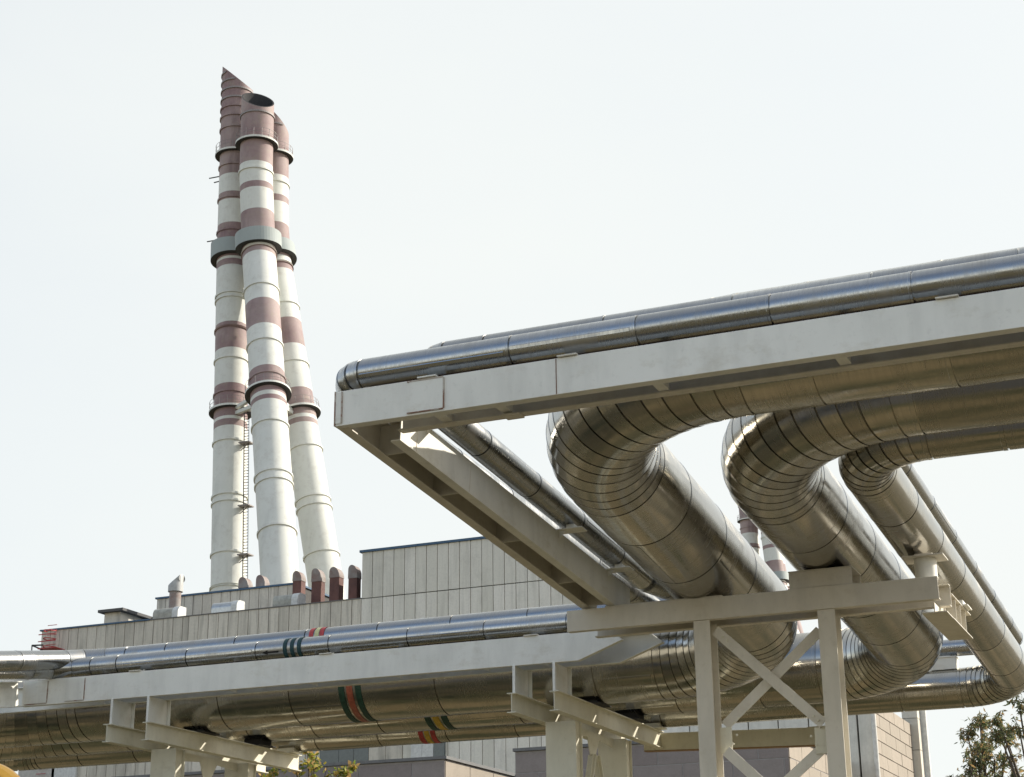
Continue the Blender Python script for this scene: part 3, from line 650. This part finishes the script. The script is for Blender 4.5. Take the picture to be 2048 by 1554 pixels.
# floodlight bracket by the ladder
m_ = MB(); p0 = atY(64, 1291, YW-1); p1 = atY(86, 1290, YW-1); p2 = atY(84, 1299, YW-1); p3 = atY(63, 1310, YW-1); p4_ = atY(72, 1309, YW-1)
m_.bar(p0, p1, .10); m_.bar(p0, p2, .10); m_.bar(p0, p3, .06); m_.bar(p2, p4_, .08)
tag(m_.build('lamp_bracket', BLACK), 'thin dark bracket sticking out left of the red ladder', 'bracket')
# mast
m_ = MB(); p0 = atY(594, 1140, 130); 
zt = atY(594, 1066, 130).z
for dx, dy in ((-.18, 0), (.18, 0), (0, .3)): m_.bar((p0.x+dx, 130+dy, 20), (p0.x+dx*.6, 130+dy*.6, zt-4), .06)
z = 24
while z < zt-4: m_.bar((p0.x-.17, 130, z), (p0.x+.17, 130, z+.6), .05); m_.bar((p0.x+.17, 130, z+.6), (p0.x-.17, 130, z+1.2), .05); z += 1.2
m_.bar((p0.x, 130, zt-4.2), (p0.x, 130, zt), .08)
tag(m_.build('radio_mast', plain('pale_grey_mast', (.45, .45, .45), .5)), 'thin lattice mast standing right of the middle flue', 'mast')

# ------------------------------------------------------------------ tile-faced blocks in front of the hall
def tile_block(name, x0, x1, y0, y1, zt, mf, ms, label, bw=1.2, bh=.9, mort=MORT):
    rt = empty(name, ((x0+x1)/2, y0, 0), label, 'building')
    for side in ('front', 'side'):
        mb = MB(); rnd = random.Random(hash(name) % 7+len(side)); row = 0; z = zt-.16
        L0, L1 = (x0, x1) if side == 'front' else (y0, y1)
        while z > -1.5:
            x = L0-(bw/2 if row % 2 else 0)
            while x < L1:
                a = max(x+.02, L0+.012); b = min(x+bw-.02, L1-.012)
                if b-a > .06:
                    tn = rnd.random(); ins = rnd.uniform(.005, .012)
                    if side == 'front': mb.box((a, y0-.02+ins*.5, z-bh+.035), (b, y0+.03, z), 0, tn)
                    else: mb.box((x1-.03, a, z-bh+.035), (x1+.02-ins*.5, b, z), 0, tn)
                x += bw
            z -= bh; row += 1
        if side == 'front': mb.box((x0, y0+.0, -1.6), (x1-.031, y0+.2, zt-.1), 1)
        else: mb.box((x1-.2, y0+.201, -1.6), (x1-.0, y1, zt-.1), 1)
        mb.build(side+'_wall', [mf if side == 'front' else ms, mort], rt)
    c = MB(); c.box((x0-.05, y0-.09, zt-.095), (x1+.09, y1+.05, zt)); c.build('coping', plain('lead_coping', (.16, .16, .16), .6), rt)
    return rt
zb1 = 6.78; tile_block('annex_building', -36, -23.445, 50, 58, zb1, TILE, TILE_B, 'low brownish tiled annex behind the yellowing bush, its right side slanting away', 1.9, .62)
tile_block('tiled_annex', -21.03, -12.36, 50, 66, 6.87, TILE, TILE_B, 'low purple-brown tiled annex behind the trestle legs with a sunlit right side', 1.55, .62)
rb = empty('tiled_building', (-11.4, 58, 0), 'taller building at right with a sunlit beige tiled side and a white drainpipe corner', 'building')
zR = 9.4
panels(rb, -22, -11.95, -1.5, 8.9, 58, CONC, pw=1.05, seed=21, depth=5, nm='front_panels', dark=.2)
mb = MB(); mb.box((-11.90, 57.98, -1.5), (-11.42, 58.2, 8.9)); mb.build('corner_panel', CONC, rb)
mb = MB(); mb.tube((-11.36, 57.86, -1.5), (-11.36, 57.86, 8.95), .085, 14); mb.build('drainpipe', plain('white_drainpipe', (.68, .67, .62), .4), rb, smooth=40)
mb = MB(); rnd = random.Random(5); z = 8.9; row = 0
while z > -1.5:
    y = 58.21-(.9 if row % 2 else 0)
    while y < 65.0:
        a = max(y+.02, 58.21); b = min(y+1.78, 65.0)
        if b-a > .1: mb.box((-11.6, a, z-.42), (-11.40-rnd.uniform(0, .008), b, z), 0, rnd.random())
        y += 1.8
    z -= .45; row += 1
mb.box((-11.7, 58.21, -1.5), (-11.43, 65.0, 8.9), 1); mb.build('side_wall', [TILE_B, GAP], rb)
mb = MB(); px_ = atY(1816, 1450, 65).x; 
zq = -1.4
while zq < 10.3: mb.box((-11.7, 65.01, zq), (-11.13, 65.6, zq+1.15), 0, random.random()); zq += 1.17
mb.build('pilaster', [CONC_OLD], rb)
mb = MB(); mb.box((-11.8, 65.61, -1.5), (-10.93, 65.9, 10.35)); mb.build('sunlit_edge_strip', WHITEP, rb)  # white strip painted in for the pilaster's sunlit right edge

# ------------------------------------------------------------------ chimneys
def flue_mat(name, c1, c2, dirt):
    m, n, b = mat(name); c = coord(n); z = noise(n, c, .09, 6, .7, (1, 1, 1)); st = noise(n, c, 1, 6, .7, (.35, .35, .05)); f = noise(n, c, .9, 6, .75)
    a = mixc(n, mrange(n, z, .4, .65, 0, 1), c1, c2); a = mixc(n, mrange(n, st, .52, .75, 0, dirt), a, tuple(x*.55 for x in c1)); a = mixc(n, mrange(n, f, .5, .75, 0, dirt), a, (.30, .25, .20))
    n.links.new(a, b.inputs['Base Color']); b.inputs['Roughness'].default_value = .7; return m
FW = flue_mat('white_flue_paint', (.62, .63, .58), (.68, .69, .64), .32); FM = flue_mat('faded_maroon_flue_paint', (.235, .155, .155), (.36, .285, .265), .85)
FG = flue_mat('grey_collar', (.30, .34, .33), (.34, .38, .37), .2); FD = plain('dark_steel', (.05, .05, .05), .7); FI = plain('sooty_inside', (.03, .03, .032), .9)
FR = plain('ring_steel', (.28, .25, .24), .6)
YC = 180.0
tubes = {   # axis pixels (x, y, depth) from bottom to top; bands (front pixel y, colour below it)
 'left': dict(ax=[((456, 1215), 178), ((466, 500), 183), ((475.5, 160), 183)], R=2.17, tip=(448, 127, 505, 173),
   bands=[(110, 'M'), (345, 'W'), (381, 'M'), (396, 'W'), (443, 'M'), (514, 'W'), (519, 'M'), (531, 'W'), (645, 'M'), (697, 'W'), (768, 'M'), (834, 'W'), (840, 'M'), (853, 'W')],
   rings=[140, 157, 174, 192, 209, 227, 250, 325, 391, 456, 585, 594, 654, 715, 783, 880, 988, 1002, 1104, 1172], plat=[289, 805], collar=(467, 500), cutaz=R_(90)),
 'middle': dict(ax=[((562, 1190), 166), ((517.5, 500), 178), ((512, 350), 178), ((515.5, 215), 178)], R=2.20, tip=(495, 183, 544, 209),
   bands=[(150, 'M'), (320, 'W'), (361, 'M'), (373, 'W'), (416, 'M'), (491, 'W'), (497, 'M'), (508, 'W'), (603, 'M'), (654, 'W'), (738, 'M'), (789, 'W'), (797, 'M'), (806, 'W')],
   rings=[221, 333, 497, 573, 684, 752, 847, 947, 964, 1058], plat=[265, 768], collar=(447, 474), cutaz=R_(90+47)),
 'right': dict(ax=[((659, 1215), 178), ((546, 495), 183), ((546, 350), 183), ((547, 240), 183)], R=2.12, tip=(545, 208, 576, 256),
   bands=[(150, 'M'), (347, 'W'), (387, 'M'), (400, 'W'), (442, 'M'), (514, 'W'), (527, 'M'), (540, 'W'), (639, 'M'), (691, 'W'), (779, 'M'), (832, 'W'), (839, 'M'), (849, 'W')],
   rings=[246, 359, 527, 607, 724, 893, 994, 1011, 1105], plat=[292, 808], collar=(475, 500), cutaz=R_(90-40)),
}
stack = empty('striped_chimney', (-110, 180, 0), 'tall chimney of three leaning white and maroon flues with slanted tops', 'chimney')
FACE = Vector((110, -180, 0)).normalized()
info = {}
for nm, T in tubes.items():
    pts = [atY(x, y, Y) for (x, y), Y in T['ax']]
    d = (pts[1]-pts[0]).normalized(); pts[0] = pts[0]-d*((pts[0].z+1.5)/d.z)      # extend to the ground
    cum = [0]
    for a, b in zip(pts[:-1], pts[1:]): cum.append(cum[-1]+(b-a).length)
    TT = cum[-1]
    def at(t, pts=pts, cum=cum):
        t = max(0, t)
        for i in range(len(pts)-1):
            if t <= cum[i+1] or i == len(pts)-2:
                dd = (pts[i+1]-pts[i]).normalized(); return pts[i]+dd*(t-cum[i]), dd
    def inv(py, R=T['R']):
        lo, hi = 0, TT+30
        for _ in range(40):
            m = (lo+hi)/2; P, _d = at(m); y = pix(P+FACE*R)[1]
            if y > py: lo = m
            else: hi = m
        return lo
    R = T['R']; K = 48
    hx = 3.6 if nm == 'left' else 3.2
    info[nm] = (at, inv, R)
    # profile rows: (t, radius, colour)
    ev = sorted([(inv(y), c) for y, c in T['bands']]); rings = sorted(inv(y) for y in T['rings'])
    # colour at t: bands go downward from top, so colour holds for t below its start
    bl = sorted([(inv(y), c) for y, c in T['bands']], reverse=True)
    def colour(t):
        c = 'M'
        for tb, cc in bl:
            if t < tb: c = cc
        return c
    tcut = inv({'left': 142, 'middle': 184, 'right': 228}[nm])       # axis height of the slanted top
    rows = {0.0: R, tcut-4.2: R}
    for tb, _ in bl:
        if 0 < tb < tcut-4.2: rows[tb] = R
    step = 0
    while step < tcut-4.2: rows.setdefault(step, R); step += 6
    for rt_ in rings:
        if rt_ < tcut-4.5:
            rows[rt_-.17] = R; rows[rt_-.16] = R+.16; rows[rt_+.10] = R+.16; rows[rt_+.11] = R
    ts = sorted(rows); V = []; mb = MB()
    def ringpts(t, r):
        P, dd = at(t); s_ = dd.cross(Vector((0, 1, 0))).normalized(); u_ = s_.cross(dd) 
        return [P+s_*math.cos(2*math.pi*i/K)*r+u_*math.sin(2*math.pi*i/K)*r for i in range(K)]
    prev = ringpts(ts[0], R); cm = {'M': 1, 'W': 0}
    for a, b in zip(ts[:-1], ts[1:]):
        cur_ = ringpts(b, rows[b]); mid = (a+b)/2; mi = cm[colour(mid)]
        for i in range(K): mb.poly([prev[i], prev[(i+1) % K], cur_[(i+1) % K], cur_[i]], mi)
        prev = cur_
    # slanted top
    az = T['cutaz']; slope = {'left': .98, 'middle': 1.0, 'right': 1.05}[nm]
    hv = Vector((math.sin(az), math.cos(az), 0))       # low side direction (cut faces this way)
    P, dd = at(tcut); s_ = dd.cross(Vector((0, 1, 0))).normalized(); u_ = s_.cross(dd)
    def topring(r, off=0):
        o_ = []
        for i in range(K):
            e = s_*math.cos(2*math.pi*i/K)*r+u_*math.sin(2*math.pi*i/K)*r; o_.append(P+e+dd*(-slope*e.dot(hv)+off))
        return o_
    base = ringpts(tcut-4.2, R); top = topring(R); inn = topring(R-.18); inn2 = [q for q in ringpts(tcut-7, R-.2)]
    base = prev
    for i in range(K):
        j = (i+1) % K; mb.poly([base[i], base[j], top[j], top[i]], 1); mb.poly([top[i], top[j], inn[j], inn[i]], 2); mb.poly([inn[i], inn[j], inn2[j], inn2[i]], 2)
    mb.poly(list(reversed(inn2)), 2)
    bm_o = mb.build('flue', [FW, FM, FI], stack, recalc=False)
    import bmesh
    bm = bmesh.new(); bm.from_mesh(bm_o.data); bmesh.ops.remove_doubles(bm, verts=bm.verts, dist=.002); bm.to_mesh(bm_o.data); bm.free()
    bm_o.data.shade_smooth(); bm_o.data.set_sharp_from_angle(angle=R_(35))
    # stiffening rings near the slanted top
    def annulus(t, r0, r1, th, mats, name, wall=0, rail=False, parent=bm_o):
        a = MB(); lo0 = ringpts(t, r0); lo1 = ringpts(t, r1); hi0 = ringpts(t+th, r0); hi1 = ringpts(t+th, r1)
        for i in range(K):
            j = (i+1) % K
            a.poly([lo0[j], lo0[i], lo1[i], lo1[j]], 1 if len(mats) > 1 else 0); a.poly([hi0[i], hi0[j], hi1[j], hi1[i]]); a.poly([lo1[i], hi1[i], hi1[j], lo1[j]])
        o_ = a.build(name, mats, parent, smooth=35, recalc=False)
        if rail:
            b_ = MB()
            for h_ in (.6, 1.15):
                rr = ringpts(t+th+h_, r1-.08)
                for i in range(0, K, 1): b_.bar(rr[i], rr[(i+1) % K], .035)
            for i in range(0, K, 3): b_.bar(hi1[i]*.5+ringpts(t+th, r1-.16)[i]*.5, ringpts(t+th+1.15, r1-.08)[i], .05)
            b_.build('railing', FR, parent)
        return o_
    for y_ in T['rings']:
        t_ = inv(y_)
        if t_ >= tcut-4.5:
            a = MB(); rr0 = ringpts(t_-.12, R+.001); rr1 = ringpts(t_-.12, R+.15); rr2 = ringpts(t_+.12, R+.15); rr3 = ringpts(t_+.12, R+.001)
            for i in range(K):
                j = (i+1) % K; e = s_*math.cos(2*math.pi*i/K)*R+u_*math.sin(2*math.pi*i/K)*R
                if t_+.3 < tcut-slope*e.dot(hv):
                    a.poly([rr0[i], rr0[j], rr1[j], rr1[i]]); a.poly([rr1[i], rr1[j], rr2[j], rr2[i]]); a.poly([rr2[i], rr2[j], rr3[j], rr3[i]])
            if a.f: a.build('stiffening_ring', FR, bm_o, recalc=False)
    for py in T['plat']: annulus(inv(py)-.9, R+.01, R*1.30, .28, [FW, FD], 'platform', rail=True)
    t1 = inv(T['collar'][0]); t0 = inv(T['collar'][1]); annulus(t0-.8, R+.01, R*1.38, t1-t0, [FG, FD], 'collar')
    info[nm] = (at, inv, R)
# ladder with rest landings along the left flue, and struts between the flues
at, inv, R = info['left']; m_ = MB(); l_ = MB()
sidev = Vector((.96, -.28, 0)); off = R+1.0
t0_, t1_ = inv(1170), inv(815); K = 30
for i in range(K):
    a = at(t0_+(t1_-t0_)*i/K)[0]+sidev*off; b = at(t0_+(t1_-t0_)*(i+1)/K)[0]+sidev*off
    for dx in (-.45, .25): m_.bar(a+Vector((dx, 0, 0)), b+Vector((dx, 0, 0)), .11 if dx < 0 else .06)
    m_.bar(a+Vector((-.45, 0, 0)), a+Vector((.25, 0, 0)), .08); q = (a+b)/2; m_.bar(q+Vector((-.45, 0, 0)), q+Vector((.25, 0, 0)), .06)
m_.build('ladder', FD, stack)
for py in (885, 1011, 1109):
    q = at(inv(py))[0]; l_ = MB(); c = q+sidev*(R+.9); l_.box((c.x-.8, c.y-.7, c.z-.12), (c.x+.75, c.y+.7, c.z+.03)); l_.bar((c.x-.8, c.y, c.z-.9), (c.x+.3, c.y, c.z-.1), .1); l_.build('rest_landing', FR, stack)
atm, invm, Rm = info['middle']; atr, invr, Rr = info['right']
s_ = MB()
for (a, b) in ((at(inv(812))[0], atm(invm(775))[0]), (atm(invm(780))[0], atr(invr(815))[0]), (at(inv(820))[0], atm(invm(800))[0]), (atm(invm(790))[0], atr(invr(822))[0]), (at(inv(805))[0], atr(invr(812))[0])): s_.bar(a, b, .45)
s_.build('tie_beam', FW, stack)
for py in (333, 461):
    q = at(inv(py))[0]; l_ = MB(); l_.bar(q, q+Vector((-R-1.7, -.5, -.2)), .12); l_.bar(q+Vector((0, 0, -.6)), q+Vector((-R-1.0, -.3, -.9)), .12); l_.bar(q+Vector((-R-1.4, 0, -1.1)), q+Vector((-R-1.4, 0, .4)), .12); l_.build('cable_bracket', FD, stack)

# second chimney, far off, seen between the big pipes: a copy, smaller with distance
v0 = ray(1578, 1000); v0 = v0/v0.y
Hc = 112.0; Yf = Hc/v0.z
P0 = Vector((v0.x*Yf, Yf, 0)); src = info['middle'][0](1e3)[0]
def copy_tree(o, parent=None):
    c = o.copy(); C.objects.link(c); c.parent = parent
    for ch in list(o.children): copy_tree(ch, c)
    return c
far = copy_tree(stack); far['label'] = 'distant striped chimney glimpsed in the gap between the two big pipes'
ctr = Vector((info['middle'][0](0)[0].x*.2+info['middle'][0](110)[0].x*.8, 180, 0))
far.location = Vector((P0.x, P0.y, 0))+(stack.location-ctr)
# bigger neighbour of the same design

# ------------------------------------------------------------------ vegetation
def leaf_mat(name, cols, tr=.25):
    m, n, b = mat(name); tone = N(n, 'ShaderNodeAttribute', attribute_name='tone').outputs['Fac']
    a = ramp(n, tone, [(i/(len(cols)-1), c) for i, c in enumerate(cols)]); n.links.new(a, b.inputs['Base Color']); b.inputs['Roughness'].default_value = .6
    t = n.nodes.new('ShaderNodeBsdfTranslucent'); n.links.new(a, t.inputs[0]); x = n.nodes.new('ShaderNodeMixShader'); x.inputs[0].default_value = tr
    n.links.new(b.outputs[0], x.inputs[1]); n.links.new(t.outputs[0], x.inputs[2]); n.links.new(x.outputs[0], n.nodes['Material Output'].inputs[0]); return m
BARK = plain('bark', (.09, .07, .05), .9)
def plant(name, base, height, clumps, nleaf, lsize, lm, label, cat, seed, group=None, asp=3.0, droop=.6):
    """clumps: (dx, dy, z, radius)"""
    rnd = random.Random(seed); rt = empty(name, (base[0], base[1], 0), label, cat, group)
    tr = MB(); top = Vector((base[0], base[1], height*.8-EYE)); bs = Vector((base[0], base[1], -EYE))
    tr.tube(bs, bs.lerp(top, .5), .02*height, 8, r1=.013*height); tr.tube(bs.lerp(top, .5), top, .013*height, 8, r1=.004*height)
    lf = MB()
    for (dx, dy, z, r) in clumps:
        c = Vector((base[0]+dx, base[1]+dy, z-EYE)); s0 = bs.lerp(top, min(.95, max(.2, (z-r)/height)*.85))
        tr.tube(s0, c, .006*height, 5, r1=.002*height)
        twigs = []
        for _ in range(max(6, int(nleaf/40))):
            v = Vector((rnd.gauss(0, 1), rnd.gauss(0, 1), rnd.gauss(0, 1))).normalized()*r*rnd.uniform(.5, 1.05); e = c+v; tr.tube(c+v*.15, e, .004*height*.35, 4, r1=.001*height); twigs.append((c+v*.2, e))
        for _ in range(nleaf):
            a, e = rnd.choice(twigs); p = a.lerp(e, rnd.uniform(.1, 1.05))+Vector((rnd.gauss(0, .1), rnd.gauss(0, .1), rnd.gauss(0, .1)))*r
            d = Vector((rnd.gauss(0, .7), rnd.gauss(0, .7), rnd.gauss(-droop, .6))).normalized(); s = d.cross(Vector((rnd.gauss(0, 1), rnd.gauss(0, 1), rnd.gauss(0, 1)))).normalized()
            L = lsize*rnd.uniform(.6, 1.3); W = L/asp
            lf.poly([p, p+d*L*.45+s*W*.5, p+d*L, p+d*L*.45-s*W*.5], 0, rnd.random()**1.5 if rnd.random() < .9 else 1)
    tr.build('trunk', BARK, rt, smooth=40); lf.build('crown', lm, rt, recalc=False)
    return rt
LGREEN = leaf_mat('autumn_willow_leaf', [(.09, .115, .05), (.14, .17, .08), (.22, .21, .09), (.38, .25, .11)], .5)
LYEL = leaf_mat('yellowing_leaf', [(.13, .18, .03), (.26, .27, .04), (.50, .40, .06), (.58, .38, .15)], .5)
rt = random.Random(11)
def clumpgen(n, h0, h1, rx, r, seed):
    q = random.Random(seed); return [(q.gauss(0, rx), q.gauss(0, rx), q.uniform(h0, h1), r*q.uniform(.7, 1.2)) for _ in range(n)]
T1 = atY(1965, 1500, 40)
cl = clumpgen(26, 3.2, 7.0, .42, .42, 3)+[(.0, 0, 7.0, .35), (-.3, 0, 6.8, .3), (-.35, 0, 5.9, .4), (.25, 0, 6.2, .4), (-.1, 0, 5.2, .5), (-.55, 0, 5.0, .3)]
plant('willow_tree', (T1.x, 40), 7.2, cl, 165, .13, LGREEN, 'slender willow with browning leaves below the right pipe bend', 'tree', 5, 'willows at the lower right', 3.6)
T2 = atY(2062, 1500, 38)
cl = clumpgen(26, 3.0, 6.9, .40, .42, 8)+[(-.15, 0, 7.1, .35), (-.2, 0, 6.6, .4), (0, 0, 7.5, .3), (-.45, 0, 6.0, .4), (-.3, 0, 5.2, .4)]
plant('willow_tree', (T2.x, 38), 7.5, cl, 180, .13, LGREEN, 'taller denser willow cut by the right edge of the frame', 'tree', 6, 'willows at the lower right', 3.6)
T3 = atY(630, 1530, 31)
cl = []
for px, py, rr in ((612, 1512, .22), (598, 1535, .25), (640, 1540, .25), (560, 1552, .22), (690, 1545, .16), (672, 1548, .2), (625, 1528, .2), (530, 1560, .2), (650, 1560, .3), (590, 1565, .3), (610, 1500, .1), (698, 1530, .08)):
    q = atY(px, py, 31); cl.append((q.x-T3.x, random.uniform(-.3, .3), q.z+EYE, rr))
plant('yellowing_bush', (T3.x, 31), 5.6, cl, 60, .11, LYEL, 'bush with yellow-green autumn leaves behind the left support', 'bush', 9, None, 1.7, .2)

# yellow gas pipe bend close to the camera at the bottom left corner
m, n, b = mat('yellow_gas_pipe_paint'); b.inputs['Base Color'].default_value = (.80, .42, .04, 1); b.inputs['Roughness'].default_value = .35
YG = m
q = atY(-44, 1604, 9.0)
m_ = MB(); K = 28; r_ = .10; R0 = .30; cpos = Vector((q.x, 9.0, q.z-.05)); prev = None
axd = (CR - Vector((0, 0, CR.z))).normalized()
for i in range(K+1):
    t = math.pi*i/K; c = cpos+axd*math.cos(t)*R0*.7+Vector((0, 0, 1))*math.sin(t)*R0*.6; o_ = (axd*math.cos(t)+Vector((0, 0, 1))*math.sin(t)); s_ = axd.cross(Vector((0, 0, 1)))
    ring = [c+o_*math.cos(2*math.pi*j/20)*r_*1.3+s_*math.sin(2*math.pi*j/20)*r_*1.3 for j in range(20)]
    if prev:
        for j in range(20): m_.poly([prev[j], prev[(j+1) % 20], ring[(j+1) % 20], ring[j]])
    prev = ring
tag(m_.build('gas_pipe', YG, smooth=50), 'bright yellow curved pipe just showing in the bottom left corner', 'pipe')

# trees standing behind and beside the viewer (seen only as reflections in the cladding)
wd = MB(); rnd = random.Random(4)
for i in range(190):
    a = R_(rnd.uniform(95, 315)); d = rnd.uniform(75, 110); x, y = math.sin(a)*d, math.cos(a)*d
    h = rnd.uniform(7, 12)
    for k in range(60):
        v = Vector((rnd.gauss(0, 1), rnd.gauss(0, 1), rnd.gauss(0, 1))).normalized()*rnd.uniform(.6, 1)
        p = Vector((x+v.x*2.6, y+v.y*2.6, h*.55+v.z*h*.45)); s1 = Vector((rnd.gauss(0, 1), rnd.gauss(0, 1), rnd.gauss(0, 1))).normalized()*1.0; s2 = s1.cross(Vector((rnd.gauss(0, 1), rnd.gauss(0, 1), rnd.gauss(0, 1)))).normalized()*.8
        wd.poly([p-s1, p+s2, p+s1, p-s2], 0, rnd.random())
tag(wd.build('distant_wood', LGREEN, zoff=0, recalc=False), 'far-off belt of trees behind the viewer', 'trees', kind='stuff')
